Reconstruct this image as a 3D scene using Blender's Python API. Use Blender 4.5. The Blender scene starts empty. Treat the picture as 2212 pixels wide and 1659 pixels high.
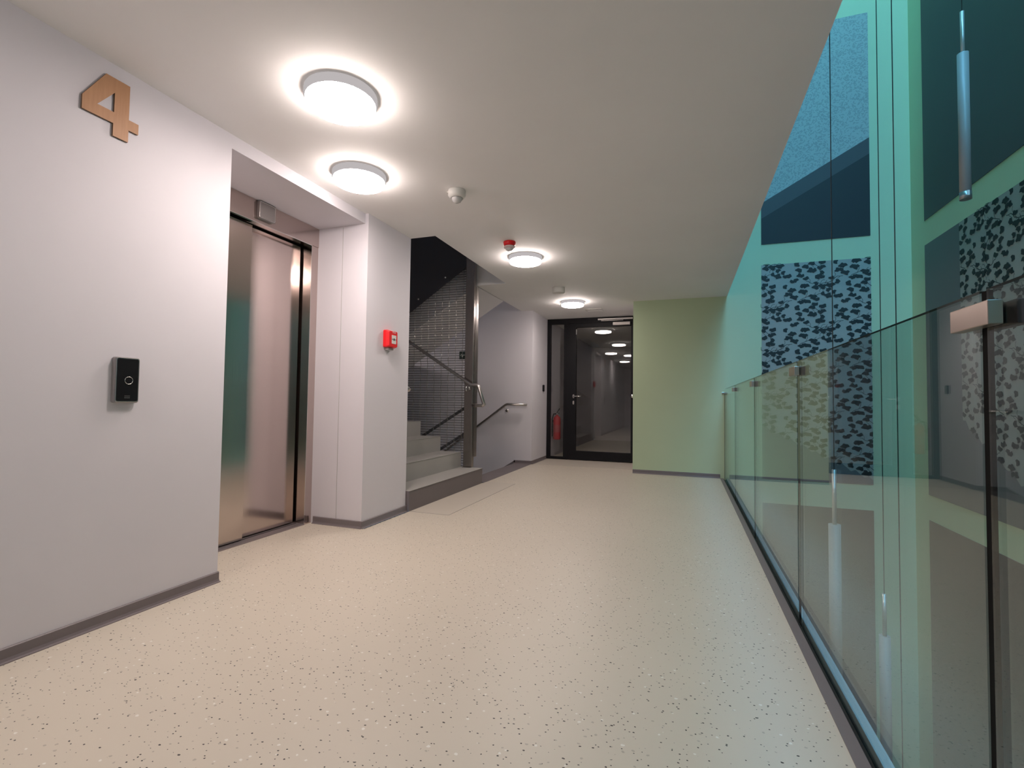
import bpy, bmesh, math, random
from mathutils import Vector, Matrix
random.seed(7)
S = bpy.context.scene
COL = S.collection

# ------------------------------------------------------------ camera
F, YAW, PITCH, ROLL = 1055.731, 0.340713, 0.0360671, 0.0135095
cam = bpy.data.cameras.new('camera')
camo = bpy.data.objects.new('camera', cam)
COL.objects.link(camo)
S.camera = camo
cam.sensor_fit = 'HORIZONTAL'
cam.sensor_width = 36.0
cam.lens = 36.0 * F / 2212.0
cam.clip_start = 0.05
cy, sy, cp, sp = math.cos(YAW), math.sin(YAW), math.cos(PITCH), math.sin(PITCH)
fw = Vector((-sy * cp, cy * cp, sp)); r0 = Vector((cy, sy, 0)); u0 = r0.cross(fw)
cr, sr = math.cos(ROLL), math.sin(ROLL)
rr = r0 * cr + u0 * sr; uu = -r0 * sr + u0 * cr
M = Matrix((rr, uu, -fw)).transposed().to_4x4()
M.translation = Vector((0, 0, 1.0))
camo.matrix_world = M

# ------------------------------------------------------------ sky, exposure
LAMP = 12.5            # emission of the ceiling lamps
SKY = 3.0
w = bpy.data.worlds.new('dusk_sky'); S.world = w
w.use_nodes = True
bg = w.node_tree.nodes['Background']
bg.inputs[0].default_value = (0.135, 0.40, 0.66, 1)
bg.inputs[1].default_value = SKY
vs = S.view_settings
S.display_settings.display_device = 'sRGB'
vs.view_transform = 'Standard'; vs.look = 'None'; vs.gamma = 1.0
vs.use_curve_mapping = False
vs.exposure = 2.4
S.cycles.use_denoising = True
S.cycles.max_bounces = 10
S.cycles.diffuse_bounces = 6
S.cycles.glossy_bounces = 6
S.cycles.transparent_max_bounces = 24
S.cycles.sample_clamp_indirect = 6.0

def portal(name, loc, rot, sx, sy_):
    l = bpy.data.lights.new(name, 'AREA'); l.shape = 'RECTANGLE'; l.size = sx; l.size_y = sy_
    l.cycles.is_portal = True
    o = bpy.data.objects.new(name, l); o.location = loc; o.rotation_euler = rot; COL.objects.link(o)
H = 2.48
XG = 0.505        # glass balustrade plane
YG = 7.23         # green end wall
XR = 2.62         # far side wall of the light well
YB = -4.0         # back end of the lobby
TOP, BOT = 12.5, -6.3
# the well is lit through its glazed roof and an added rear window, out of view
portal('skylight_portal', (1.58, (YG + YB) / 2, TOP - .02), (0, 0, 0), 2.1, YG - YB)
portal('added_window_portal', (1.58, YB + .02, (TOP + 4.0) / 2), (math.pi / 2, 0, 0), 2.1, TOP - 4.0)

# ------------------------------------------------------------ materials
def mat(name, col=(.8, .8, .8), rough=.5, metal=0.0, **k):
    m = bpy.data.materials.new(name); m.use_nodes = True
    b = m.node_tree.nodes['Principled BSDF']
    b.inputs['Base Color'].default_value = (*col, 1)
    b.inputs['Roughness'].default_value = rough
    b.inputs['Metallic'].default_value = metal
    for kk, v in k.items():
        b.inputs[kk.replace('_', ' ')].default_value = v
    return m
def nt(m): return m.node_tree, m.node_tree.nodes['Principled BSDF']
def N(t, typ, **k):
    n = t.nodes.new(typ)
    for a, v in k.items(): setattr(n, a, v)
    return n
def math_node(t, op, a, b=None, clamp=False):
    n = N(t, 'ShaderNodeMath', operation=op, use_clamp=clamp)
    for i, v in enumerate((a, b)):
        if v is None: continue
        if isinstance(v, (int, float)): n.inputs[i].default_value = v
        else: t.links.new(v, n.inputs[i])
    return n.outputs[0]
def mixc(t, fac, a, b):
    n = N(t, 'ShaderNodeMix', data_type='RGBA')
    if isinstance(fac, (int, float)): n.inputs[0].default_value = fac
    else: t.links.new(fac, n.inputs[0])
    for i, v in ((6, a), (7, b)):
        if isinstance(v, tuple): n.inputs[i].default_value = (*v, 1)
        else: t.links.new(v, n.inputs[i])
    return n.outputs[2]
def plaster(name, col, var=.03, rough=.75, bump=.05):
    m = mat(name, col, rough); t, b = nt(m)
    tc = N(t, 'ShaderNodeTexCoord'); n = N(t, 'ShaderNodeTexNoise'); n.inputs['Scale'].default_value = 1.7; n.inputs['Detail'].default_value = 4
    t.links.new(tc.outputs['Object'], n.inputs['Vector'])
    d = tuple(c * (1 - 2 * var) for c in col)
    t.links.new(mixc(t, n.outputs[0], d, tuple(min(1, c * (1 + var)) for c in col)), b.inputs['Base Color'])
    n2 = N(t, 'ShaderNodeTexNoise'); n2.inputs['Scale'].default_value = 260; n2.inputs['Detail'].default_value = 2
    t.links.new(tc.outputs['Object'], n2.inputs['Vector'])
    bp = N(t, 'ShaderNodeBump'); bp.inputs['Strength'].default_value = bump; bp.inputs['Distance'].default_value = .002
    t.links.new(n2.outputs[0], bp.inputs['Height']); t.links.new(bp.outputs[0], b.inputs['Normal'])
    return m
WHITE = plaster('white_wall_paint', (.70, .682, .728))
CEIL = plaster('ceiling_paint', (.85, .84, .835))
GREEN = plaster('green_wall_paint', (.52, .62, .42))
STAIRWALL = plaster('stairwell_paint', (.62, .60, .61))
RUBBER = mat('grey_rubber_skirting', (.185, .158, .165), .45)
STEP = plaster('grey_stair_rubber', (.37, .36, .34), .04, .5)
RISER = plaster('dark_stair_rubber', (.17, .145, .15), .04, .5)
BLACKM = mat('black_powder_coat', (.006, .006, .008), .45, Specular_IOR_Level=.22)
PANEL = plaster('slate_panel', (.085, .085, .088), .05, .6)
PANEL2 = plaster('slate_panel_pale', (.15, .15, .155), .05, .6)
STEEL = mat('satin_steel', (.50, .47, .45), .28, 1.0)
DARKSTEEL = mat('darker_satin_steel', (.26, .235, .225), .3, 1.0)
CHROME = mat('polished_steel', (.8, .79, .77), .12, 1.0)
BLACKSTEEL = mat('anthracite_steel_plate', (.040, .040, .047), .5, .1)
WHITEPL = mat('white_plastic', (.74, .73, .70), .35)
LENS = mat('frosted_lens', (.62, .62, .62), .12)
RED = mat('red_plastic', (.80, .010, .016), .3)
REDDARK = mat('extinguisher_red', (.50, .012, .02), .3)
DARKGLASS = mat('black_glass', (.012, .012, .013), .12)
GREYPL = mat('grey_plastic', (.42, .41, .40), .4)
RUBBERBLACK = mat('black_channel', (.010, .010, .011), .6)
LEDGE = mat('anodised_ledge', (.55, .62, .66), .35, .2)
DARK = mat('near_black', (.006, .006, .006), .6)

def brushed(name, col, rough, aniso):
    m = mat(name, col, rough, 1.0); t, b = nt(m)
    b.inputs['Anisotropic'].default_value = aniso
    tc = N(t, 'ShaderNodeTexCoord'); mp = N(t, 'ShaderNodeMapping'); mp.inputs['Scale'].default_value = (400, 400, 3)
    t.links.new(tc.outputs['Object'], mp.inputs['Vector'])
    n = N(t, 'ShaderNodeTexNoise'); n.inputs['Scale'].default_value = 1; n.inputs['Detail'].default_value = 3
    t.links.new(mp.outputs[0], n.inputs['Vector'])
    t.links.new(math_node(t, 'ADD', math_node(t, 'MULTIPLY', n.outputs[0], .10), rough - .05), b.inputs['Roughness'])
    return m
LIFTSTEEL = brushed('brushed_lift_steel', (.60, .51, .475), .15, .3)

WOOD = mat('light_plywood', (.50, .25, .10), .5)
t, b = nt(WOOD)
tc = N(t, 'ShaderNodeTexCoord'); mp = N(t, 'ShaderNodeMapping'); mp.inputs['Scale'].default_value = (60, 60, 5)
t.links.new(tc.outputs['Object'], mp.inputs['Vector'])
n = N(t, 'ShaderNodeTexNoise'); n.inputs['Scale'].default_value = 1.5; n.inputs['Detail'].default_value = 5
t.links.new(mp.outputs[0], n.inputs['Vector'])
t.links.new(mixc(t, n.outputs[0], (.37, .175, .08), (.50, .27, .13)), b.inputs['Base Color'])
WOODEDGE = mat('dark_plywood_edge', (.16, .09, .05), .6)

# floor: pale terrazzo-look rubber with black and white chips
def speckle_floor(name, base, chips=True):
    m = mat(name, base, .42); t, b = nt(m)
    tc = N(t, 'ShaderNodeTexCoord')
    nb = N(t, 'ShaderNodeTexNoise'); nb.inputs['Scale'].default_value = .9; nb.inputs['Detail'].default_value = 3
    t.links.new(tc.outputs['Object'], nb.inputs['Vector'])
    col = mixc(t, nb.outputs[0], tuple(c * .95 for c in base), tuple(c * 1.04 for c in base))
    def layer(scale, rot, stretch, keep, rad, colr, col, off):
        mp = N(t, 'ShaderNodeMapping'); mp.inputs['Rotation'].default_value = (0, 0, rot); mp.inputs['Scale'].default_value = (1, stretch, 1)
        mp.inputs['Location'].default_value = (off, off * .7, 0)
        t.links.new(tc.outputs['Object'], mp.inputs['Vector'])
        nz = N(t, 'ShaderNodeTexNoise'); nz.inputs['Scale'].default_value = scale * 4; nz.noise_dimensions = '2D'
        t.links.new(mp.outputs[0], nz.inputs['Vector'])
        v = N(t, 'ShaderNodeTexVoronoi', voronoi_dimensions='2D', feature='F1'); v.inputs['Scale'].default_value = scale
        t.links.new(mp.outputs[0], v.inputs['Vector'])
        sep = N(t, 'ShaderNodeSeparateColor'); t.links.new(v.outputs['Color'], sep.inputs[0])
        # size of each chip varies with its cell
        rd = math_node(t, 'MULTIPLY', math_node(t, 'ADD', math_node(t, 'MULTIPLY', sep.outputs[1], 1.1), .45), rad)
        d = math_node(t, 'ADD', v.outputs['Distance'], math_node(t, 'MULTIPLY', math_node(t, 'SUBTRACT', nz.outputs[0], .5), rad * 2.2))
        inside = math_node(t, 'LESS_THAN', d, rd)
        pick = math_node(t, 'LESS_THAN', sep.outputs[0], keep)
        return mixc(t, math_node(t, 'MULTIPLY', inside, pick), col, colr)
    if chips:
        col = layer(34, .3, 1.15, .30, .066, (.022, .021, .02), col, 0)
        col = layer(30, 1.1, 1.5, .24, .070, (.025, .023, .02), col, 3.1)
        col = layer(24, 2.2, 1.5, .12, .070, (.035, .03, .025), col, 7.7)
        col = layer(30, .9, 1.3, .15, .10, tuple(c * .72 for c in base), col, 5.3)
        col = layer(26, .5, 1.2, .12, .10, (.74, .72, .66), col, 9.9)
    t.links.new(col, b.inputs['Base Color'])
    return m
FLOOR = speckle_floor('speckled_rubber_floor', (.60, .545, .455))
INLAY = speckle_floor('plain_rubber_inlay', (.56, .51, .435), False)

def emis(name, col, s):
    m = bpy.data.materials.new(name); m.use_nodes = True; t = m.node_tree; t.nodes.clear()
    e = N(t, 'ShaderNodeEmission'); e.inputs[0].default_value = (*col, 1); e.inputs[1].default_value = s
    o = N(t, 'ShaderNodeOutputMaterial'); t.links.new(e.outputs[0], o.inputs[0]); return m
GLOW = emis('lit_opal_diffuser', (1.0, .86, .80), LAMP)
GLOWSIDE = emis('lit_opal_rim', (1.0, .86, .80), LAMP * .75)

RING = emis('glowing_opal_base', (1.0, .93, .93), .095)
def glass(name, tint):
    m = bpy.data.materials.new(name); m.use_nodes = True; t = m.node_tree; t.nodes.clear()
    g = N(t, 'ShaderNodeNewGeometry')
    # Fresnel of plain glass, the same from either side of each face
    ior = math_node(t, 'ADD', 1.5, math_node(t, 'MULTIPLY', g.outputs['Backfacing'], 1 / 1.5 - 1.5))
    fr = N(t, 'ShaderNodeFresnel'); t.links.new(ior, fr.inputs[0])
    tr = N(t, 'ShaderNodeBsdfTransparent'); tr.inputs[0].default_value = (*tint, 1)
    gl = N(t, 'ShaderNodeBsdfGlossy'); gl.inputs['Roughness'].default_value = .0; gl.inputs[0].default_value = (.97, 1, .98, 1)
    mx = N(t, 'ShaderNodeMixShader'); t.links.new(fr.outputs[0], mx.inputs[0]); t.links.new(tr.outputs[0], mx.inputs[1]); t.links.new(gl.outputs[0], mx.inputs[2])
    o = N(t, 'ShaderNodeOutputMaterial'); t.links.new(mx.outputs[0], o.inputs[0]); return m
GLASS = glass('clear_balustrade_glass', (.93, .965, .95))
DOORGLASS = glass('door_glass', (.93, .93, .93))
GLASSEDGE = mat('dark_glass_edge', (.006, .012, .011), .5, Specular_IOR_Level=.1)

# ------------------------------------------------------------ mesh helpers
def box(bm, x0, x1, y0, y1, z0, z1, mi=0):
    v = [bm.verts.new((x, y, z)) for x in (x0, x1) for y in (y0, y1) for z in (z0, z1)]
    fs = []
    for f in ((0, 1, 3, 2), (4, 6, 7, 5), (0, 4, 5, 1), (2, 3, 7, 6), (0, 2, 6, 4), (1, 5, 7, 3)):
        q = bm.faces.new([v[i] for i in f]); q.material_index = mi; fs.append(q)
    return fs
def prism(bm, pts, axis, a, b_, mi=0):
    """extrude a polygon (pairs) along an axis between a and b_"""
    def P(p, c):
        if axis == 0: return (c, p[0], p[1])
        if axis == 1: return (p[0], c, p[1])
        return (p[0], p[1], c)
    A = [bm.verts.new(P(p, a)) for p in pts]; B = [bm.verts.new(P(p, b_)) for p in pts]
    bm.faces.new(A).material_index = mi; bm.faces.new(B[::-1]).material_index = mi
    n_ = len(pts)
    for i in range(n_):
        j = (i + 1) % n_
        bm.faces.new((A[i], B[i], B[j], A[j])).material_index = mi
def tube(bm, path, r, seg=14, caps=True, mi=0):
    path = [Vector(p) for p in path]
    rings = []
    prev = None
    for i, p in enumerate(path):
        d1 = (p - path[i - 1]).normalized() if i else (path[1] - p).normalized()
        d2 = (path[i + 1] - p).normalized() if i < len(path) - 1 else d1
        tdir = (d1 + d2).normalized()
        k = 1 / max(.35, tdir.dot(d1))
        if prev is None:
            up = Vector((0, 0, 1)) if abs(tdir.z) < .9 else Vector((1, 0, 0))
        else: up = prev
        a = (up - tdir * up.dot(tdir)).normalized(); prev = a
        c = tdir.cross(a)
        bis = (d2 - d1)
        bn = bis.normalized() if bis.length > 1e-5 else None
        ring = []
        for s_ in range(seg):
            th = 2 * math.pi * s_ / seg
            o = a * math.cos(th) * r + c * math.sin(th) * r
            if bn: o += bn * o.dot(bn) * (k - 1)
            ring.append(bm.verts.new(p + o))
        rings.append(ring)
    for A, B in zip(rings, rings[1:]):
        for s_ in range(seg):
            f = bm.faces.new((A[s_], A[(s_ + 1) % seg], B[(s_ + 1) % seg], B[s_])); f.smooth = True; f.material_index = mi
    if caps:
        bm.faces.new(rings[0][::-1]).material_index = mi; bm.faces.new(rings[-1]).material_index = mi
def lathe(bm, prof, centre=(0, 0, 0), seg=40, mi=0, smooth=True):
    cx, cy_, cz = centre; rings = []
    for r, z in prof:
        if r < 1e-6: rings.append([bm.verts.new((cx, cy_, cz + z))])
        else: rings.append([bm.verts.new((cx + r * math.cos(2 * math.pi * i / seg), cy_ + r * math.sin(2 * math.pi * i / seg), cz + z)) for i in range(seg)])
    for A, B in zip(rings, rings[1:]):
        for i in range(seg):
            j = (i + 1) % seg
            if len(A) == 1 and len(B) == 1: continue
            if len(A) == 1: f = bm.faces.new((A[0], B[j], B[i]))
            elif len(B) == 1: f = bm.faces.new((A[i], A[j], B[0]))
            else: f = bm.faces.new((A[i], A[j], B[j], B[i]))
            f.smooth = smooth; f.material_index = mi
def rrect(w_, h_, r, n_=5):
    out = []
    for cx, cz, a0 in ((w_ / 2 - r, h_ / 2 - r, 0), (-w_ / 2 + r, h_ / 2 - r, 90), (-w_ / 2 + r, -h_ / 2 + r, 180), (w_ / 2 - r, -h_ / 2 + r, 270)):
        for i in range(n_ + 1):
            a = math.radians(a0 + 90 * i / n_); out.append((cx + r * math.cos(a), cz + r * math.sin(a)))
    return out
def obj(name, bm, m, parent=None, bevel=0, loc=None, rot=None):
    bmesh.ops.recalc_face_normals(bm, faces=bm.faces[:])
    me = bpy.data.meshes.new(name); bm.to_mesh(me); bm.free()
    for q in (m if isinstance(m, (list, tuple)) else [m]): me.materials.append(q)
    o = bpy.data.objects.new(name, me); COL.objects.link(o)
    if parent is not None: o.parent = parent
    if loc: o.location = loc
    if rot: o.rotation_euler = rot
    if bevel:
        bv = o.modifiers.new('bevel', 'BEVEL'); bv.width = bevel; bv.segments = 2; bv.limit_method = 'ANGLE'
    return o
def thing(name, label, cat, loc=(0, 0, 0), group=None):
    o = bpy.data.objects.new(name, None); COL.objects.link(o); o.location = loc; o.empty_display_size = .1
    o['label'] = label; o['category'] = cat
    if group: o['group'] = group
    return o
def tag(o, label, cat, group=None):
    o['label'] = label; o['category'] = cat
    if group: o['group'] = group
    return o
def struct(name, bm, m, label=None):
    o = obj(name, bm, m); o['kind'] = 'structure'
    if label: o['label'] = label
    return o
def boxes(*bs):
    bm = bmesh.new()
    for q in bs: box(bm, *q)
    return bm
def local(o_, *b):
    """box given in world coordinates, for a child of thing o_"""
    x, y, z = o_.location
    return (b[0] - x, b[1] - x, b[2] - y, b[3] - y, b[4] - z, b[5] - z)
def pbox(name, parent, m, *b, bevel=0):
    bm = bmesh.new(); box(bm, *local(parent, *b)); return obj(name, bm, m, parent, bevel)

# ------------------------------------------------------------ shell
XL = -2.40
struct('floor', boxes((-2.34, .447, YB, YG, -.3, 0), (-2.985, -2.34, 2.01, 3.225, -.3, 0), (-2.40, -2.34, YB, 2.01, -.3, 0),
                      (-2.325, -.71, YG, 13.2, -.3, 0), (-.71, 3.0, 8.45, 13.2, -.3, 0)),
       FLOOR, 'pale beige speckled rubber floor')
struct('ceiling', boxes((-2.12, .54, YB, YG, H, H + .6), (-2.40, -2.12, YB, 3.86, H, H + .6), (-2.52, -2.12, 5.70, 7.53, H, H + .6),
                        (-2.12, -.71, YG, 13.2, H, H + .6), (-2.325, -2.12, 7.53, 13.2, H, H + .6), (-.71, 3.0, 8.65, 13.2, H, H + .6)), CEIL, 'plain white ceiling')
struct('wall_left', boxes((-2.985, XL, YB, 2.01, 0, H + .6)), WHITE, 'white wall left of the lift')
struct('wall_left', boxes((-2.985, XL, 2.01, 3.225, 2.40, H + .6)), WHITE, 'white bulkhead over the lift recess')
struct('wall_left', boxes((-2.985, -2.37, 3.225, 3.86, 0, H + .6)), WHITE, 'white pier between lift and stairs')
struct('wall_left', boxes((-3.2, -2.986, 1.8, 3.4, -.2, H + .6)), STAIRWALL)
struct('wall_left', boxes((-6.4, -2.986, 3.66, 3.86, -3.2, 5.6)), STAIRWALL)
struct('wall_left', boxes((-6.6, -6.4, 3.66, 7.73, -3.2, 5.6)), STAIRWALL)
struct('wall_rear', boxes((-6.4, -2.325, 7.53, 7.73, -3.2, 5.6)), WHITE, 'white wall behind the stairs')
struct('wall_left', boxes((-2.525, -2.325, 7.73, 13.2, 0, H + .6)), WHITE, 'white wall beside the black door')
struct('floor', boxes((-6.6, -2.2, 3.66, 7.73, -3.4, -3.2)), STEP)
struct('wall_left', boxes((-2.985, -2.3, 3.66, 3.86, -3.2, -.301)), STAIRWALL)
struct('wall_right', boxes((-2.30, -2.2, 3.66, 7.73, -3.2, -.301)), STAIRWALL)
struct('ceiling', boxes((-6.6, -1.9, 3.66, 7.73, 5.6, 5.8)), STAIRWALL)
struct('wall_left', boxes((-2.985, -2.12, 3.66, 3.86, H + .6, 5.6)), STAIRWALL)
struct('wall_right', boxes((-2.12, -1.92, 3.66, 7.73, H + .6, 5.6)), STAIRWALL)
struct('wall_end', boxes((-.71, XR + .2, YG, YG + .2, BOT, TOP)), GREEN, 'green wall beside the black door')
struct('wall_end', boxes((-.71, -.51, YG + .2, 8.65, 0, H + .6)), WHITE)
struct('wall_end', boxes((-2.6, 3.0, 13.2, 13.4, -.3, 3)), WHITE)
struct('wall_end', boxes((-.51, 3.0, 8.45, 8.65, 0, H + .6)), WHITE)
struct('wall_end', boxes((3.0, 3.2, 8.45, 13.4, -.3, 3)), WHITE)
struct('wall_right', boxes((XR, XR + .2, YB, YG, BOT, TOP)), GREEN, 'green far side wall of the light well')
struct('wall_right', boxes((.34, .54, YB, YG, H + .6, TOP)), GREEN)
struct('wall_right', boxes((.34, .525, YB, YG, BOT, -.3)), GREEN)
struct('wall_back', boxes((-2.95, .54, YB - .2, YB, -.3, H + .6)), WHITE)
struct('floor', boxes((.34, XR + .2, YB, YG + .2, BOT - .2, BOT)), STEP)
struct('wall_back', boxes((.54, XR + .2, YB - .2, YB, BOT, 4.0)), GREEN)
# glazing bars of the unseen rear window, added to light the end wall evenly
bm = bmesh.new()
for x in (.54, 1.56, XR - .06): box(bm, x, x + .06, YB - .06, YB, 4.0, TOP)
for k in range(4): box(bm, .54, XR, YB - .06, YB - .001, 4.0 + k * 2.6, 4.0 + k * 2.6 + .08)
struct('added_window_1', bm, BLACKM, 'dark glazing bars of the added rear window of the light well, behind the camera')

# skirting: upright strip with a cove foot
def skirt(name, pts, foot=.022, h=.055, t_=.008):
    """pts: list of ((x0,y0),(x1,y1),(nx,ny)) segments; n points into the room"""
    bm = bmesh.new()
    for (a, b_, n_) in pts:
        prof = [(0, h), (t_ * .5, h), (t_, h - .004), (t_, .016), (t_ + .004, .006), (foot, .003), (foot, 0), (0, 0)]
        A = [bm.verts.new((a[0] + n_[0] * d, a[1] + n_[1] * d, z)) for d, z in prof]
        B = [bm.verts.new((b_[0] + n_[0] * d, b_[1] + n_[1] * d, z)) for d, z in prof]
        bm.faces.new(A); bm.faces.new(B[::-1])
        for i in range(len(prof)):
            j = (i + 1) % len(prof); bm.faces.new((A[i], B[i], B[j], A[j]))
    return struct(name, bm, RUBBER, None)
skirt('baseboard_left', [((XL, YB), (XL, 2.015), (1, 0))])
skirt('baseboard_left', [((-2.83, 3.225), (-2.36, 3.225), (0, -1)), ((-2.37, 3.215), (-2.37, 3.875), (1, 0))])
skirt('baseboard_left', [((-2.325, 7.53), (-2.325, 8.40), (1, 0))])
skirt('baseboard_end', [((-.71, YG), (.447, YG), (0, -1))])
skirt('baseboard_rear', [((-2.62, 7.53), (-2.325, 7.53), (0, -1))])
# sloping skirting of the down flight
bm = bmesh.new()
prism(bm, [(-2.60, .055), (-2.60, -.10), (-5.0, -1.64), (-5.0, -1.48)], 1, 7.522, 7.53)
struct('baseboard_rear', bm, RUBBER)

# floor inlay in front of the stairs, door threshold
def inlay(x0, x1, y0, y1, label):
    t_ = tag(obj('floor_inlay', boxes((x0, x1, y0, y1, 0, .0012)), INLAY), label, 'floor panel')
    g = .004
    obj('joint', boxes((x1, x1 + g, y0 - g, y1 + g, 0, .0007), (x0, x1, y0 - g, y0, 0, .0007), (x0, x1, y1, y1 + g, 0, .0007)), RUBBER, t_)
    return t_
inlay(-2.335, -1.95, 3.885, 5.66, 'plain beige floor strip with thin dark joint before the lowest stair')
inlay(-2.30, -.72, 7.62, 8.38, 'plain grey-beige floor strip in front of the black glass door')

# ------------------------------------------------------------ lift
L = thing('lift', 'brushed steel lift doors in a steel frame, recessed in the white wall', 'lift', (-2.87, 2.62, 0))
pbox('door_frame', L, LIFTSTEEL, -2.985, -2.855, 3.147, 3.224, 0, 2.245)
pbox('door_frame', L, LIFTSTEEL, -2.985, -2.855, 2.012, 2.09, 0, 2.245)
pbox('header', L, LIFTSTEEL, -2.985, -2.850, 2.012, 3.224, 2.2455, 2.399)
pbox('header_trim', L, CHROME, -2.8545, -2.8485, 2.09, 3.147, 2.240, 2.2452)
pbox('door_panel', L, LIFTSTEEL, -2.940, -2.910, 2.098, 2.622, .016, 2.232)
pbox('door_panel', L, LIFTSTEEL, -2.980, -2.950, 2.45, 3.128, .016, 2.232)
pbox('door_gap', L, DARK, -2.9849, -2.981, 2.09, 3.147, .012, 2.245)
pbox('sill', L, mat('sill_alloy', (.34, .30, .31), .4, .7), -2.981, -2.850, 2.012, 3.147, 0, .008)
pbox('track', L, DARK, -2.930, -2.920, 2.10, 3.14, .0081, .0088)
pbox('header_trim', L, CHROME, -2.8545, -2.8500, 3.1445, 3.1475, .01, 2.245)
bm = bmesh.new(); prism(bm, [(p[0] + 2.672 - 2.62, p[1] + 2.335) for p in rrect(.145, .125, .012)], 0, .020, .047)
ind = obj('position_indicator', bm, [mat('indicator_grey', (.30, .28, .275), .3, .6)], L, .003)
bm = bmesh.new()
out = [(p[0] + .052, p[1] + 2.335) for p in rrect(.134, .114, .010)]; inn = [(p[0] + .052, p[1] + 2.335) for p in rrect(.126, .106, .008)]
n_ = len(out)
for i in range(n_):
    j = (i + 1) % n_
    vv = [bm.verts.new((.0478, *q)) for q in (out[i], out[j], inn[j], inn[i])]; ww = [bm.verts.new((.0465, *q)) for q in (out[i], out[j], inn[j], inn[i])]
    bm.faces.new(vv); bm.faces.new(ww[::-1])
    bm.faces.new((vv[0], ww[0], ww[1], vv[1])); bm.faces.new((vv[2], ww[2], ww[3], vv[3]))
obj('rim', bm, CHROME, ind)
bm = bmesh.new(); box(bm, -.0005, .0015, -.0015, .0015, .05, 2.39)
obj('panel_joint', bm, GREYPL, L, loc=(.26, 3.2235 - 2.62, 0))

# ------------------------------------------------------------ lift call button
cbt = thing('call_button', 'slim dark glass lift call button in a grey case on the left wall', 'button', (XL, 1.499, 1.074))
bm = bmesh.new(); prism(bm, rrect(.104, .206, .010), 0, .0, .024); obj('case', bm, mat('case_grey', (.30, .28, .28), .3, .5), cbt, .003)
bm = bmesh.new(); prism(bm, rrect(.096, .198, .009), 0, .024, .0262); obj('bezel', bm, CHROME, cbt, .001)
bm = bmesh.new(); prism(bm, rrect(.088, .190, .007), 0, .0262, .0276); fp = obj('face_plate', bm, DARKGLASS, cbt)
bm = bmesh.new(); prism(bm, [(.0165 * math.cos(a * math.pi / 16), .0165 * math.sin(a * math.pi / 16)) for a in range(32)], 0, .0276, .0287)
bt = obj('push_button', bm, DARKGLASS, cbt, loc=(0, .004, -.002))
bm = bmesh.new()
tube(bm, [(.029, .0165 * math.cos(a * math.pi / 16), .0165 * math.sin(a * math.pi / 16)) for a in range(33)], .0013, 8, False)
obj('ring', bm, CHROME, bt)
bm = bmesh.new()
for zz in (-.072, -.080):
    for k in range(5): box(bm, .0276, .0278, -.011 + k * .0048, -.0075 + k * .0048, zz - .0018, zz + .0018)
obj('small_print', bm, mat('dim_print', (.09, .09, .09), .5), fp)

# ------------------------------------------------------------ number 4
bm = bmesh.new()
outl = [(1.372, 2.413), (1.469, 2.413), (1.469, 2.258), (1.511, 2.258), (1.511, 2.210), (1.469, 2.210), (1.469, 2.154), (1.406, 2.154), (1.406, 2.210), (1.286, 2.210), (1.286, 2.270)]
hole = [(1.408, 2.348), (1.408, 2.260), (1.342, 2.260)]
def zc(p): return (p[0] - 1.40, p[1] - 2.28)
th = .010
for x_, flip in ((th, False), (0.0008, True)):
    vo = [bm.verts.new((x_, *zc(p))) for p in outl]; vh = [bm.verts.new((x_, *zc(p))) for p in hole]
    es = [bm.edges.new((vo[i], vo[(i + 1) % len(vo)])) for i in range(len(vo))] + [bm.edges.new((vh[i], vh[(i + 1) % 3])) for i in range(3)]
    bmesh.ops.triangle_fill(bm, use_beauty=True, use_dissolve=False, edges=es)
for loop in (outl, hole):
    n_ = len(loop)
    for i in range(n_):
        j = (i + 1) % n_
        vv = [bm.verts.new((x_, *zc(p))) for x_, p in ((0.0008, loop[i]), (th, loop[i]), (th, loop[j]), (0.0008, loop[j]))]
        f = bm.faces.new(vv); f.material_index = 1
bmesh.ops.remove_doubles(bm, verts=bm.verts[:], dist=1e-5)
tag(obj('number_sign', bm, [WOOD, WOODEDGE], loc=(XL, 1.40, 2.28)), 'wooden number 4 fixed high on the left wall', 'sign')

# ------------------------------------------------------------ red call point on the pier
cpt = thing('fire_call_point', 'red fire alarm call point on the white pier by the stairs', 'alarm', (-2.37, 3.525, 1.512))
bm = bmesh.new()
pts_b = rrect(.138, .146, .012); pts_f = rrect(.120, .132, .014)
A = [bm.verts.new((.002, *p)) for p in pts_b]; B = [bm.verts.new((.030, *p)) for p in pts_b]; C_ = [bm.verts.new((.0575, *p)) for p in pts_f]
bm.faces.new(A); bm.faces.new(C_[::-1])
for P_, Q_ in ((A, B), (B, C_)):
    for i in range(len(P_)):
        j = (i + 1) % len(P_); bm.faces.new((P_[i], Q_[i], Q_[j], P_[j]))
hs = obj('housing', bm, RED, cpt, .002)
bm = bmesh.new(); prism(bm, rrect(.066, .072, .004), 0, .0582, .0595); gp = obj('break_plate', bm, WHITEPL, cpt, loc=(0, .006, -.004))
bm = bmesh.new()
prism(bm, [(.011 * math.cos(a * math.pi / 10), .011 * math.sin(a * math.pi / 10)) for a in range(20)], 0, .0595, .0602)
for s_ in (-1, 1): prism(bm, [(s_ * .017, 0), (s_ * .029, .009), (s_ * .029, -.009)], 0, .0595, .0602)
obj('symbol', bm, DARK, gp)
bm = bmesh.new(); prism(bm, [(-.014, .048), (-.014, .058), (-.020, .058), (-.010, .066), (0, .058), (-.006, .058), (-.006, .048)], 0, .0582, .0590)
box(bm, .0582, .0590, .006, .012, .048, .064); box(bm, .0582, .0590, .016, .020, .048, .060); box(bm, .0582, .0590, .024, .030, .050, .062)
obj('pictogram', bm, mat('pale_print', (.80, .45, .45), .5), hs)
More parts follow.
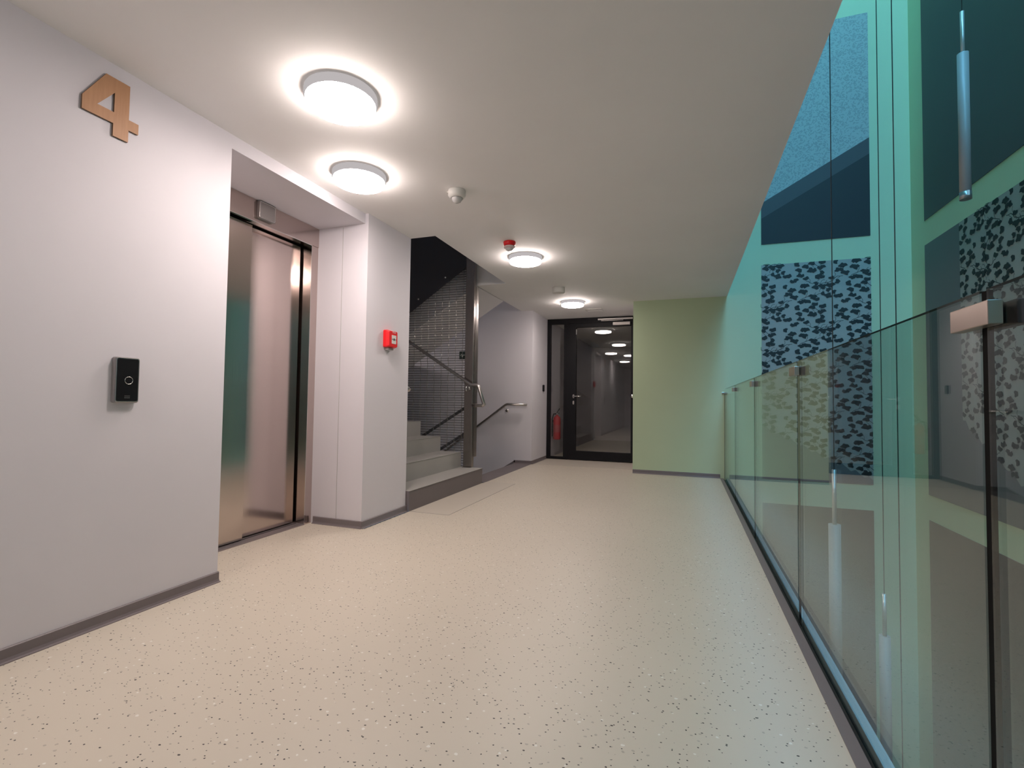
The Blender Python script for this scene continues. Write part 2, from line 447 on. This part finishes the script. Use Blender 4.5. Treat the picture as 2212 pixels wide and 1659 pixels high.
pbox('key_slot', cpt, GREYPL, -2.366, -2.335, 3.485, 3.560, 1.418, 1.437)

# ------------------------------------------------------------ ceiling lamps
def lamp(x, y, label, first=None):
    if first is None:
        L_ = thing('ceiling_lamp', label, 'lamp', (x, y, H), 'round ceiling lamps of the lobby')
        bm = bmesh.new(); lathe(bm, [(0, -.001), (.168, -.001), (.170, -.004), (.170, -.036), (.166, -.039), (0, -.039)], seg=56); obj('base_ring', bm, RING, L_)
        bm = bmesh.new(); lathe(bm, [(.160, -.0395), (.163, -.042), (.163, -.056), (.158, -.064)], seg=56, mi=1); lathe(bm, [(.158, -.064), (.150, -.068), (.120, -.072), (0, -.074)], seg=56); obj('diffuser', bm, [GLOW, GLOWSIDE], L_)
        return L_
    L_ = first.copy(); COL.objects.link(L_); L_.location = (x, y, H); L_['label'] = label
    for c in first.children:
        d = c.copy(); COL.objects.link(d); d.parent = L_
    return L_
l0 = lamp(-1.576, 1.907, 'large-looking round lit ceiling lamp nearest the number 4')
lamp(-2.02, 2.64, 'round lit ceiling lamp close to the wall right above the lift recess', l0)
lamp(-1.54, 4.70, 'round lit ceiling lamp just beside the red ceiling sounder', l0)
lamp(-1.56, 7.02, 'small-looking round lit ceiling lamp nearest the black glass door', l0)
lamp(-1.97, -.30, 'round ceiling lamp behind the camera, seen only mirrored in the black door', l0)

wl = lamp(-6.396, 6.6, 'round lamp added out of view on the far landing wall to brighten the stairwell', l0)
wl.name = 'added_stair_lamp'; wl.location.z = 2.05; wl.rotation_euler = (0, -math.pi / 2, 0); wl['group'] = 'added stairwell lamps'  # unseen lamp, added to lift the light on stairs and mesh
# ------------------------------------------------------------ ceiling devices
ms = thing('motion_sensor', 'white domed motion sensor on the ceiling right of the two near lamps', 'sensor', (-1.515, 3.06, H))
bm = bmesh.new(); lathe(bm, [(0, -.001), (.060, -.001), (.062, -.006), (.062, -.038), (.052, -.052), (.038, -.056), (0, -.056)]); box(bm, -.075, -.056, -.012, .012, -.010, -.001)
obj('housing', bm, WHITEPL, ms)
bm = bmesh.new(); lathe(bm, [(.037, -.0562), (.036, -.066), (.028, -.080), (.014, -.088), (0, -.090)]); obj('dome_lens', bm, LENS, ms)
bm = bmesh.new(); lathe(bm, [(.038, -.0563), (.044, -.0563), (.044, -.0575), (.038, -.0575)]); obj('lens_ring', bm, GREYPL, ms)
al = thing('alarm_sounder', 'small red alarm sounder with clear lens on the ceiling', 'alarm', (-1.535, 4.21, H))
bm = bmesh.new(); lathe(bm, [(0, -.001), (.056, -.001), (.058, -.006), (.055, -.026), (.048, -.040), (0, -.040)]); obj('base', bm, RED, al)
bm = bmesh.new(); lathe(bm, [(.046, -.0405), (.052, -.046), (.052, -.058), (.040, -.062), (0, -.062)]); obj('sounder_ring', bm, mat('pale_pink_plastic', (.75, .60, .60), .2), al)
bm = bmesh.new(); lathe(bm, [(.036, -.0625), (.034, -.074), (.020, -.084), (0, -.087)]); obj('clear_lens', bm, LENS, al)
sm = thing('smoke_detector', 'plain white drum shaped detector on the ceiling before the farthest lamp', 'detector', (-1.535, 6.08, H))
bm = bmesh.new(); lathe(bm, [(0, -.001), (.080, -.001), (.080, -.070), (.078, -.076), (.072, -.078), (0, -.078)]); obj('drum', bm, WHITEPL, sm)
bm = bmesh.new(); lathe(bm, [(.082, -.001), (.084, -.003), (.084, -.010), (.0805, -.012)]); obj('base_ring', bm, WHITEPL, sm)
hf = thing('ceiling_hatch', 'small flush square hatch frame in the ceiling above the black door', 'hatch', (-1.37, 7.72, H))
bm = bmesh.new()
for a in ((-.13, .13, -.10, -.092), (-.13, .13, .092, .10), (-.13, -.122, -.092, .092), (.122, .13, -.092, .092)): box(bm, a[0], a[1], a[2], a[3], -.006, -.0005)
obj('frame', bm, WHITEPL, hf)
bm = bmesh.new(); box(bm, -.120, .120, -.090, .090, -.003, -.0005); obj('cover', bm, CEIL, hf)

# ------------------------------------------------------------ stairs
RH, TD = .1835, .29
def steps(root, n_, y0, y1, x0, z0, dx, dz, label_cut=None):
    for k in range(n_):
        bm = bmesh.new()
        xa = x0 + dx * k; xb = xa + dx; zt = z0 + dz * (k + 1)
        lo, hi = (xb, xa) if xb < xa else (xa, xb)
        zb = zt - RH - .10
        box(bm, lo - (root.location.x), hi - root.location.x, y0 - root.location.y, y1 - root.location.y, zb - root.location.z, zt - .004 - root.location.z)
        o = obj('step', bm, RISER if k == 0 else STEP, root)
        bm = bmesh.new()
        box(bm, lo - .001 - root.location.x, hi + .003 - root.location.x, y0 - root.location.y, y1 - root.location.y, zt - .004 - root.location.z, zt - root.location.z)
        obj('tread', bm, STEP, o, .0015)
up = thing('staircase', 'grey stair flight climbing to the left behind the white pier', 'stairs', (-2.34, 4.71, 0))
for k in range(8):
    xa = -2.34 - TD * k; zt = RH * (k + 1); zb = max(0, zt - RH - .22) if k < 2 else zt - RH - .22
    bm = bmesh.new(); box(bm, *local(up, xa - TD - .0, xa, 3.87, 5.555, zb, zt - .004))
    s_ = obj('step', bm, [RISER if k == 0 else STEP], up)
    bm = bmesh.new(); box(bm, *local(up, xa - TD, xa + .004, 3.87, 5.555, zt - .004, zt)); obj('tread', bm, STEP, s_, .0015)
bm = bmesh.new(); box(bm, *local(up, -6.39, -2.34 - TD * 8, 3.87, 7.52, 1.30, 1.468 + RH)); obj('landing', bm, STEP, up)
dn = thing('staircase', 'grey stair flight descending left behind the steel mesh screen', 'stairs', (-2.31, 6.6, 0))
bm = bmesh.new(); box(bm, *local(dn, -2.615, -2.342, 5.625, 7.528, -.2, .0)); obj('tread', bm, RISER, dn)
bm = bmesh.new(); box(bm, *local(dn, -2.342, -2.325, 5.56, 7.528, -.05, .0012)); obj('nosing', bm, RISER, dn)
for k in range(8):
    zt = -RH * (k + 1); xa = -2.615 - TD * k
    bm = bmesh.new(); box(bm, *local(dn, xa - TD, xa, 5.66, 7.522, zt - .30, zt)); obj('tread', bm, STEP, dn)
bm = bmesh.new(); box(bm, *local(dn, -6.39, -2.615 - TD * 8, 3.88, 7.52, -1.9, -RH * 9)); obj('landing', bm, STEP, dn)
rt = thing('staircase', 'pale underside of the upper stair flight above the mesh screen', 'stairs', (-3.5, 6.2, 2.0))
bm = bmesh.new()
zz0 = 2.48; xs = -2.535; sl = RH / TD
pts = [(xs, zz0 - .005), (xs, zz0 + .6)]
x = xs; z = zz0 + .6
for k in range(7):
    pts.append((x, z - RH)); x -= TD; pts.append((x, z - RH)); z -= RH
x_end = xs - 7 * TD
pts.append((x_end, zz0 - sl * 7 * TD + .02))
prism(bm, [(p[0] + 3.5, p[1] - 2.0) for p in pts], 1, 5.70 - 6.2, 6.70 - 6.2)
obj('soffit', bm, STAIRWALL, rt)

# ------------------------------------------------------------ mesh screen with post
sc = thing('mesh_screen', 'woven steel mesh screen with steel post between the two stair flights', 'screen', (-2.53, 5.60, 0))
pbox('post', sc, brushed('brushed_post_steel', (.33, .30, .285), .26, .3), -2.59, -2.475, 5.53, 5.592, RH + .004, 3.05, bevel=.004)
pbox('post_plate', sc, STEEL, -2.482, -2.470, 5.594, 5.66, .31, 2.44)
pbox('foot_plate', sc, DARKSTEEL, -2.60, -2.485, 5.515, 5.553, RH + .0005, RH + .0038)
x_left = -4.4
hz = .0315
rod_me = None
z = 2.74; cnt = 0
while z > -.9:
    if rod_me is None:
        bm = bmesh.new(); tube(bm, [(0, 0, 0), (x_left + 2.592, 0, 0)], .0036, 6)
        o = obj('mesh_wire', bm, BLACKSTEEL, sc, loc=(-.062, .012, z)); rod_me = o
    else:
        o = rod_me.copy(); COL.objects.link(o); o.location = (-.062, .012, z)
    z -= hz; cnt += 1
cab = None
x = -2.66
bm = bmesh.new()
# a cable with a light twist so it sparkles
pathA = []
for i in range(150):
    pathA.append((.0035 * math.cos(i * 1.3), .0035 * math.sin(i * 1.3), -.9 + i * (3.64 / 149)))
tube(bm, pathA, .0035, 5)
while x > x_left:
    if cab is None:
        cab = obj('mesh_cable', bm, mat('cable_steel', (.45, .43, .41), .22, 1.0), sc, loc=(x + 2.53, .012, 0)); o = cab
    else:
        o = cab.copy(); COL.objects.link(o); o.location = (x + 2.53, .012, 0)
    x -= .100
# stringer plate of the upper flight, dark, with bolts
bm = bmesh.new()
zl = lambda x: 2.684 + (x + 2.637) * .67
prism(bm, [(-2.592 + 2.53, zl(-2.592)), (-2.592 + 2.53, 3.9), (-4.6 + 2.53, 3.9), (-4.6 + 2.53, zl(-4.6))], 1, -.012, .004)
pl = obj('stringer_plate', bm, BLACKSTEEL, sc)
for bx in (-2.911, -3.299, -3.70, -4.1):
    bm = bmesh.new(); lathe(bm, [(0, .008), (.009, .007), (.013, .003), (.013, 0), (0, 0)], seg=16)
    obj('bolt', bm, CHROME, pl, loc=(bx + 2.53, -.0122, zl(bx) + .085), rot=(math.pi / 2, 0, 0))
for bz in (.42, .78, 1.15, 1.52, 1.9, 2.25):
    bm = bmesh.new(); lathe(bm, [(0, .006), (.006, .005), (.008, .002), (.008, 0), (0, 0)], seg=14)
    obj('rivet', bm, CHROME, sc, loc=(-2.582 + 2.53 - .014, -.010, bz), rot=(math.pi / 2, 0, 0))

# ------------------------------------------------------------ handrails
def rail(label, path, r, m, extra=None):
    c = Vector(path[0]); t_ = thing('handrail', label, 'handrail', tuple(c))
    bm = bmesh.new(); tube(bm, [Vector(p) - c for p in path], r, 16); obj('rail', bm, m, t_)
    return t_
hr = rail('steel tube handrail bent into a loop at the post beside the lower steps',
          [(-4.6, 5.49, 2.53), (-2.478, 5.49, 1.200), (-2.395, 5.49, 1.195), (-2.378, 5.49, 1.175), (-2.305, 5.49, .965), (-2.325, 5.49, .948), (-2.40, 5.49, .948), (-2.468, 5.525, .948)], .0205, STEEL)
bm = bmesh.new(); tube(bm, [(2.055, 0, -1.35), (2.050, .01, -1.40), (2.058, .035, -1.41)], .006, 8)
tube(bm, [(2.09, 0, -1.355), (2.10, .012, -1.385), (2.08, .035, -1.405)], .005, 8)
obj('bracket', bm, CHROME, hr)
hr2 = rail('steel tube handrail with level end on the white wall behind the stairs',
           [(-2.385, 7.455, .950), (-2.72, 7.455, .958), (-2.75, 7.455, .945), (-5.2, 7.455, -.86)], .0205, STEEL)
bm = bmesh.new(); tube(bm, [(-.385, 0, -.022), (-.370, .012, -.075), (-.365, .062, -.095)], .007, 8); obj('bracket', bm, CHROME, hr2)
bm = bmesh.new(); lathe(bm, [(0, 0), (.028, 0), (.028, .008), (.010, .012), (0, .012)], seg=20); obj('wall_rose', bm, STEEL, hr2, loc=(-.365, .0748, -.095), rot=(math.pi / 2, 0, 0))
hr3 = rail('short end of steel handrail peeping out behind the white pier', [(-2.400, 3.935, 1.092), (-2.47, 3.935, 1.14), (-3.6, 3.935, 1.86)], .020, STEEL)
bm = bmesh.new(); tube(bm, [(-.04, 0, -.02), (-.035, -.01, -.05), (-.04, -.072, -.055)], .007, 8); obj('bracket', bm, CHROME, hr3)
rail('dark upper rail of the descending flight seen through the mesh', [(-2.55, 5.75, .99), (-5.2, 5.75, -.66)], .019, BLACKSTEEL)
rail('dark lower rail of the descending flight seen through the mesh', [(-2.55, 5.75, .66), (-5.2, 5.75, -.99)], .018, BLACKSTEEL)

# ------------------------------------------------------------ black glazed door
D = thing('door_1', 'black framed glass fire door with narrow side pane', 'door', (-1.5, 8.45, 0)); D['kind'] = 'structure'
Y0, Y1 = 8.42, 8.49
pbox('frame', D, BLACKM, -2.323, -2.262, Y0, Y1, .002, H - .002)
pbox('frame', D, BLACKM, -2.262, -.712, Y0, Y1, 2.385, H - .002)
pbox('frame', D, BLACKM, -2.262, -2.02, Y0, Y1, .002, .045)
pbox('frame', D, BLACKM, -2.02, -1.955, Y0, Y1, .002, 2.385)
pbox('frame', D, BLACKM, -.775, -.712, Y0, Y1, .002, 2.385)
pbox('side_pane', D, DOORGLASS, -2.262, -2.02, 8.450, 8.458, .045, 2.385)
leaf = pbox('door_leaf', D, BLACKM, -1.952, -1.80, Y0 - .012, Y1 - .01, .010, 2.380)
def leafpart(name, m, *bx, bevel=0):
    bm = bmesh.new(); box(bm, *local(D, *bx)); return obj(name, bm, m, leaf, bevel)
leafpart('stile', BLACKM, -.86, -.778, Y0 - .012, Y1 - .01, .010, 2.380)
leafpart('top_rail', BLACKM, -1.80, -.86, Y0 - .012, Y1 - .01, 2.315, 2.380)
leafpart('bottom_rail', BLACKM, -1.80, -.86, Y0 - .012, Y1 - .01, .010, .160)
leafpart('pane', DOORGLASS, -1.80, -.86, 8.440, 8.448, .160, 2.315)
bm = bmesh.new(); yb = Y0 - .012 - 8.45
tube(bm, [(-.338, yb - .002, 1.108), (-.338, yb - .050, 1.108)], .011, 12)
tube(bm, [(-.340, yb - .050, 1.108), (-.225, yb - .050, 1.108), (-.205, yb - .038, 1.108)], .0095, 12)
obj('lever', bm, CHROME, leaf)
for z0_, z1_ in ((1.075, 1.140), (.965, 1.030)):
    bm = bmesh.new(); prism(bm, [(p[0] - .338, p[1] + (z0_ + z1_) / 2) for p in rrect(.030, z1_ - z0_, .0145)], 1, yb - .008, yb - .0005)
    if z0_ < 1:
        tube(bm, [(-.338, yb - .006, .992), (-.338, yb - .014, .992)], .008, 10)
    obj('lock_plate', bm, STEEL, leaf, .002)
leafpart('closer_body', mat('closer_silver', (.62, .58, .55), .35, .3), -1.16, -.875, Y0 - .062, Y0 - .0125, 2.325, 2.375, bevel=.003)
leafpart('slide_rail', mat('rail_silver', (.80, .76, .73), .3, .3), -1.42, -.835, Y0 - .030, Y0 - .001, 2.425, 2.450, bevel=.002)
leafpart('closer_arm', STEEL, -1.36, -.99, Y0 - .045, Y0 - .032, 2.405, 2.413)
leafpart('seal_tab', GREYPL, -1.802, -1.788, Y0 - .016, Y0 - .0125, 2.19, 2.28)
dst = thing('door_stop', 'small round steel door stop on the corner of the green wall', 'door stop', (-.712, 7.32, 1.105))
bm = bmesh.new(); lathe(bm, [(0, 0), (.024, 0), (.028, .008), (.028, .022), (.016, .032), (0, .034)], seg=24); obj('knob', bm, CHROME, dst, rot=(0, -math.pi / 2, 0))
rd = thing('card_reader', 'small black card reader on the white wall left of the glass door', 'card reader', (-2.325, 8.165, 1.24))
bm = bmesh.new(); prism(bm, rrect(.065, .115, .012), 0, .0005, .022); obj('case', bm, BLACKM, rd, .003)
bm = bmesh.new(); prism(bm, rrect(.012, .020, .003), 0, .0005, .006); obj('cable_cover', bm, GREYPL, rd, loc=(0, 0, -.070))
sg = thing('wall_sign', 'small dark green square sign with pale arrows, seen through the mesh', 'sign', (-3.565, 7.53, 1.775))
bm = bmesh.new(); prism(bm, rrect(.12, .13, .004), 1, -.008, -.0005); obj('plate', bm, mat('sign_green', (.010, .030, .022), .4), sg)
bm = bmesh.new(); prism(bm, [(-.045, .0), (-.015, .028), (-.015, .010), (.045, .010), (.045, -.010), (-.015, -.010), (-.015, -.028)], 1, -.0088, -.0078); obj('arrow', bm, mat('sign_pale', (.42, .46, .42), .5), sg)

# extinguisher on the lobby wall behind the side pane
ex = thing('fire_extinguisher', 'red fire extinguisher hanging behind the narrow side pane', 'fire extinguisher', (-2.235, 8.82, .31))
bm = bmesh.new(); lathe(bm, [(0, 0), (.055, 0), (.066, .012), (.068, .03), (.068, .37), (.060, .41), (.035, .435), (.022, .44), (.022, .455), (0, .455)], seg=28); obj('cylinder', bm, REDDARK, ex)
bm = bmesh.new(); lathe(bm, [(.0685, .14), (.0688, .141), (.0688, .27), (.0685, .271)], seg=28); obj('label_band', bm, mat('label_print', (.45, .06, .07), .5), ex)
bm = bmesh.new(); lathe(bm, [(0, .4552), (.018, .4552), (.020, .48), (.012, .495), (0, .495)], seg=18); obj('valve', bm, STEEL, ex)
bm = bmesh.new(); tube(bm, [(-.005, 0, .488), (.03, -.01, .54), (.055, -.02, .575)], .009, 8); tube(bm, [(.0, 0, .478), (.035, -.005, .495), (.045, -.01, .47)], .007, 8); obj('handle', bm, BLACKM, ex)
bm = bmesh.new(); tube(bm, [(-.015, -.01, .478), (-.055, -.035, .47), (-.078, -.045, .38), (-.078, -.05, .20), (-.075, -.05, .06)], .011, 10); obj('hose', bm, BLACKM, ex)
bm = bmesh.new(); box(bm, -.088, -.068, -.03, .03, .32, .36); obj('wall_bracket', bm, BLACKM, ex)

# ------------------------------------------------------------ glass balustrade
SEALBLACK = mat('black_joint_seal', (.004, .004, .004), .8, Specular_IOR_Level=.1)
CLAMP = mat('satin_clamp_steel', (.52, .43, .38), .30, 1.0)
gb = thing('glass_balustrade', 'frameless clear glass balustrade with steel clamps along the light well', 'balustrade', (XG, 3.0, 0))
pbox('edge_trim', gb, RUBBER, .447, .486, YB, 7.205, -.02, .004)
pbox('base_channel', gb, RUBBERBLACK, .4862, .503, YB, 7.205, -.12, -.012)
pbox('outer_ledge', gb, LEDGE, .526, .556, YB, 7.205, -.12, -.012)
joints = [7.205, 5.79, 4.225, 2.66, 1.105, -.46, -2.02, YB + .01]
for y1, y0 in zip(joints, joints[1:]):
    bm = bmesh.new(); gap = .011
    fs = box(bm, *local(gb, .505, .517, y0 + gap, y1 - gap, -.10, 1.212))
    bm.normal_update()
    for f in fs:
        n0 = f.calc_center_median()
        f.material_index = 0
    ym = (y0 + y1) / 2 - 3.0
    for f in fs:
        ys = [v.co.y for v in f.verts]; zs = [v.co.z for v in f.verts]
        if max(zs) - min(zs) < 1e-6: f.material_index = 1
    obj('glass_pane', bm, [GLASS, GLASSEDGE], gb)
for yj in joints[1:-1]:
    bm = bmesh.new(); box(bm, *local(gb, .482, .5035, yj - .062, yj + .062, 1.142, 1.184)); c_ = obj('clamp', bm, CLAMP, gb, .0015)
    bm = bmesh.new(); box(bm, *local(gb, .5215, .543, yj - .062, yj + .062, 1.142, 1.184)); obj('outer_plate', bm, BLACKM, c_, .0015)
    bm = bmesh.new(); box(bm, *local(gb, .508, .5145, yj - .0108, yj + .0108, -.10, 1.210)); obj('joint_seal', bm, SEALBLACK, gb)
bm = bmesh.new(); box(bm, *local(gb, .470, .560, 7.206, 7.228, 1.140, 1.165)); obj('wall_clamp', bm, CHROME, gb, .002)
pbox('wall_seal', gb, mat('seal_grey', (.10, .13, .11), .5), .503, .523, 7.207, 7.228, 0, 1.14)

# ------------------------------------------------------------ pendants in the well
def pendant(x, y, ztop, rod, length, label, rad=.028):
    p = thing('pendant_lamp', label, 'lamp', (x, y, ztop), 'unlit tube pendants in the light well')
    bm = bmesh.new(); tube(bm, [(0, 0, 0), (0, 0, TOP - ztop - .05)], .0024, 6); obj('cable', bm, mat('pendant_cable', (.05, .055, .055), .5), p)
    bm = bmesh.new(); tube(bm, [(0, 0, -rod), (0, 0, 0)], rad * .38, 12); obj('rod', bm, mat('pendant_rod', (.62, .62, .60), .3, .5), p)
    bm = bmesh.new(); tube(bm, [(0, 0, -rod - length), (0, 0, -rod)], rad, 24); obj('tube', bm, mat('pendant_tube', (.34, .33, .32), .4), p)
    bm = bmesh.new(); tube(bm, [(0, 0, -rod - length - .045), (0, 0, -rod - length - .0005)], rad * 1.06, 24); tb = obj('end_cap', bm, mat('cap_steel', (.35, .37, .37), .3, .8), p)
    bm = bmesh.new(); box(bm, -.006, .006, -rad * 1.06 - .003, -rad * 1.06, -rod - length - .03, -rod - length); obj('cap_slot', bm, WHITEPL, tb)
    return p
pendant(1.60, 3.66, 3.43, .265, .86, 'pale tube pendant high in the light well, its whole length in view')
pendant(.74, 3.01, .665, .285, 1.10, 'pale tube pendant behind the glass, its cable crossing the leaf mural')
pendant(1.09, 3.44, -.085, .24, 1.10, 'pale tube pendant low behind the glass before the green corner')
pendant(.97, 2.86, -.95, .24, 1.10, 'tube pendant whose dark cable runs down beside the green corner, lamp hidden below')

# ------------------------------------------------------------ panels and murals in the well
MURBG = plaster('mural_grey_blue', (.34, .335, .315), .06, .6)
def leafmat(name, c):
    m = mat(name, c, .6); t, b = nt(m)
    at = N(t, 'ShaderNodeVertexColor'); at.layer_name = 'tone'
    t.links.new(mixc(t, at.outputs[0], c, (.07, .075, .075)), b.inputs['Base Color'])
    return m
LEAF = leafmat('mural_leaf_ink', (.012, .015, .015))
rl = random.Random(11)
TILE = .575
leaves, twigs = [], []
def add_leaf(u, v, s_, a): leaves.append((u, v, s_, a))
# branches as random crooked walks, with leaves round them
for b_ in range(4):
    u = rl.uniform(0, TILE); v = (b_ + rl.uniform(.2, .8)) * TILE / 4; a = rl.uniform(-.5, .5); path = [(u, v)]
    for k in range(11):
        a += rl.uniform(-1.0, 1.0); a *= .75
        u += math.cos(a) * .032; v += math.sin(a) * .032 + .006; path.append((u, v))
    twigs.append((path, .0060))
    for k in (2, 4, 6, 8, 10):
        u, v = path[k]; a2 = rl.choice((1, -1)) * rl.uniform(.7, 1.6); p2 = [(u, v)]
        for q in range(4):
            a2 += rl.uniform(-.7, .7); u += math.cos(a2) * .020; v += math.sin(a2) * .020; p2.append((u, v))
        twigs.append((p2, .0042))
tries = 0
while len(leaves) < 34 and tries < 4000:
    tries += 1
    u, v = rl.uniform(0, TILE), rl.uniform(0, TILE)
    ok = True
    for (a_, b_, s_, c_) in leaves:
        du = abs(a_ - u); du = min(du, TILE - du); dv = abs(b_ - v); dv = min(dv, TILE - dv)
        if du * du * .8 + dv * dv * 1.3 < .060 ** 2: ok = False; break
    if ok: add_leaf(u, v, rl.uniform(.030, .040), rl.uniform(0, 6.28))
for (u, v, s_, a) in list(leaves)[::2]: add_leaf(u + rl.choice((-1, 1)) * rl.uniform(.030, .045), v + rl.uniform(-.010, .010), s_ * .95, rl.uniform(0, 6.28))
def leaf_print(name, parent, origin, axis, u0, u1, inside, sgn=1):
    """flat printed pattern: fan leaves and twigs on a panel plane"""
    bm = bmesh.new(); cl = bm.loops.layers.color.new('tone')
    def P(u, v, d):
        return (u, origin - d, v) if axis == 1 else (origin - d, u, v)
    vmax = 2.87
    nu0, nu1 = int(math.floor(u0 / TILE)) - 1, int(math.ceil(u1 / TILE)) + 1
    for iu in range(nu0, nu1):
        for iv in range(-1, 7):
            ou, ov = iu * TILE, iv * TILE + (TILE / 2 if iu % 2 else 0)
            for li, (u, v, s_, a) in enumerate(leaves):
                cu, cv = u + ou, v + ov
                if not inside(cu, cv): continue
                pts = []; tone = []
                d = .0012 + li * .00009
                for k in range(11):
                    th = math.pi * (.0 + k / 10 * 1.40) - .63; rr_ = s_ * (1.0 + .10 * math.sin(k * 2.4 + a * 3))
                    pts.append((cu + .0 * s_ + rr_ * math.cos(th + a) * 1.05, cv + rr_ * math.sin(th + a) * .85)); tone.append(.30 if k in (4, 5, 6) else .06)
                pts.append((cu - s_ * .35 * math.cos(1.57 + a), cv - s_ * .35 * math.sin(1.57 + a))); tone.append(0)
                pts = [(min(max(p[0], u0), u1), min(max(p[1], .02), vmax)) for p in pts]
                vs_ = [bm.verts.new(P(*p, d)) for p in pts]; c = bm.verts.new(P(min(max(cu, u0), u1), min(cv, vmax), d))
                for k in range(len(vs_)):
                    j = (k + 1) % len(vs_)
                    f = bm.faces.new((c, vs_[k], vs_[j]))
                    for lp, tn in zip(f.loops, (0, tone[k], tone[j])): lp[cl] = (tn, tn, tn, 1)
            for path, wd in twigs:
                for (a0, b0), (a1, b1) in zip(path, path[1:]):
                    a0, a1, b0, b1 = a0 + ou, a1 + ou, b0 + ov, b1 + ov
                    if not (inside(a0, b0) and inside(a1, b1)): continue
                    dx, dz = a1 - a0, b1 - b0; l_ = math.hypot(dx, dz) or 1; nx, nz = -dz / l_ * wd / 2, dx / l_ * wd / 2
                    f = bm.faces.new([bm.verts.new(P(*p, .0009)) for p in ((a0 + nx, b0 + nz), (a0 - nx, b0 - nz), (a1 - nx, b1 - nz), (a1 + nx, b1 + nz))])
                    for lp in f.loops: lp[cl] = (.05, .05, .05, 1)
    o = obj(name, bm, LEAF, parent); o['kind'] = 'stuff'; return o
def panel(label, m, poly, axis, at, cat='wall panel', th=.006, name='wall_panel'):
    bm = bmesh.new(); prism(bm, poly, axis, at - th, at - .0005); return tag(obj(name, bm, m), label, cat)
# storey of the photograph
XA, XB = .962, 2.195
e1 = panel('slate panel with a dark ginkgo leaf mural on the end wall of the light well', PANEL2, [(XA, .03), (XB, .03), (XB, 2.87), (XA, 2.87)], 1, YG, 'mural', name='leaf_mural')
edge = lambda u: .72 - (u - .955) * .51
bm = bmesh.new(); pts = [(XA, 2.87), (XB, 2.87)]
nn = 26
for k in range(nn + 1):
    u = XB - (XB - XA) * k / nn; pts.append((u, edge(u) + .025 * math.sin(k * 2.1) * (0 < k < nn)))
prism(bm, pts, 1, YG - .0068, YG - .0062); obj('printed_field', bm, MURBG, e1)
leaf_print('leaf_print', e1, YG - .0062, 1, XA, XB, lambda u, v: XA - .01 < u < XB + .01 and edge(u) < v < 2.88)
YE = 6.868
r1 = panel('slate panel with the large ginkgo leaf mural on the right wall of the light well', PANEL2, [(YB, .005), (YE, .005), (YE, 2.872), (YB, 2.872)], 0, XR, 'mural', name='leaf_mural')
edge2 = lambda u: max(.10, .88 - (6.12 - u) * .56)
bm = bmesh.new(); pts = [(YB, 2.87), (6.11, 2.87)]
for k in range(41):
    u = 6.11 - 2.2 * k / 40; pts.append((u, edge2(u) + .03 * math.sin(k * 1.9) * (k > 0)))
pts.append((YB, .10))
prism(bm, pts, 0, XR - .0068, XR - .0062); obj('printed_field', bm, MURBG, r1)
leaf_print('leaf_print', r1, XR - .0062, 0, YB, 6.11, lambda u, v: 1.5 < u < 6.11 and edge2(u) < v < 2.88)
# storey above
WALLP = mat('pale_blue_wallpaper', (.42, .47, .62), .6); t, b = nt(WALLP)
tc = N(t, 'ShaderNodeTexCoord'); col = None
base = N(t, 'ShaderNodeRGB'); base.outputs[0].default_value = (.34, .385, .385, 1); col = base.outputs[0]
for ang, off in ((.55, 0), (-.6, 2.3), (1.15, 4.1), (.05, 6.6), (-1.2, 9.2)):
    mp = N(t, 'ShaderNodeMapping', vector_type='TEXTURE'); mp.inputs['Rotation'].default_value = (0, ang, 0)
    mp.inputs['Scale'].default_value = (.045, 1, .015); mp.inputs['Location'].default_value = (off, 0, off * .37)
    t.links.new(tc.outputs['Object'], mp.inputs['Vector'])
    vo = N(t, 'ShaderNodeTexVoronoi', feature='F1', voronoi_dimensions='3D'); vo.inputs['Scale'].default_value = 1.0
    t.links.new(mp.outputs[0], vo.inputs['Vector'])
    sep = N(t, 'ShaderNodeSeparateColor'); t.links.new(vo.outputs['Color'], sep.inputs[0])
    msk = math_node(t, 'MULTIPLY', math_node(t, 'LESS_THAN', vo.outputs['Distance'], .40), math_node(t, 'LESS_THAN', sep.outputs[0], .33))
    col = mixc(t, msk, col, (.25, .29, .295))
t.links.new(col, b.inputs['Base Color'])
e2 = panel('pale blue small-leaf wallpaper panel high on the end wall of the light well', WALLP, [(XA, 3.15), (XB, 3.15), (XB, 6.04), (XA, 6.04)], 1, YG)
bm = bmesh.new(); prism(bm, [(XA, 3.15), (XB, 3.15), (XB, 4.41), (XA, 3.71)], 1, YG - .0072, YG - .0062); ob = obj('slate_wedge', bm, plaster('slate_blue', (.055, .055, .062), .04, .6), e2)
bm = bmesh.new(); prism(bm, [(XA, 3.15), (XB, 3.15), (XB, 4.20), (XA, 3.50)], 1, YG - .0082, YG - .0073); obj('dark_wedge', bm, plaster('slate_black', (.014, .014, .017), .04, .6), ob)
panel('dark slate panel on the right wall of the light well, one floor up', PANEL, [(YB, 3.16), (YE, 3.16), (YE, 6.02), (YB, 6.02)], 0, XR)
# storey below
panel('grey slate panel on the end wall of the light well, one floor down', PANEL, [(XA, -3.1), (XB, -3.1), (XB, -.285), (XA, -.285)], 1, YG)
panel('grey slate panel on the right wall of the light well, one floor down', PANEL, [(YB, -3.1), (YE, -3.1), (YE, -.28), (YB, -.28)], 0, XR)
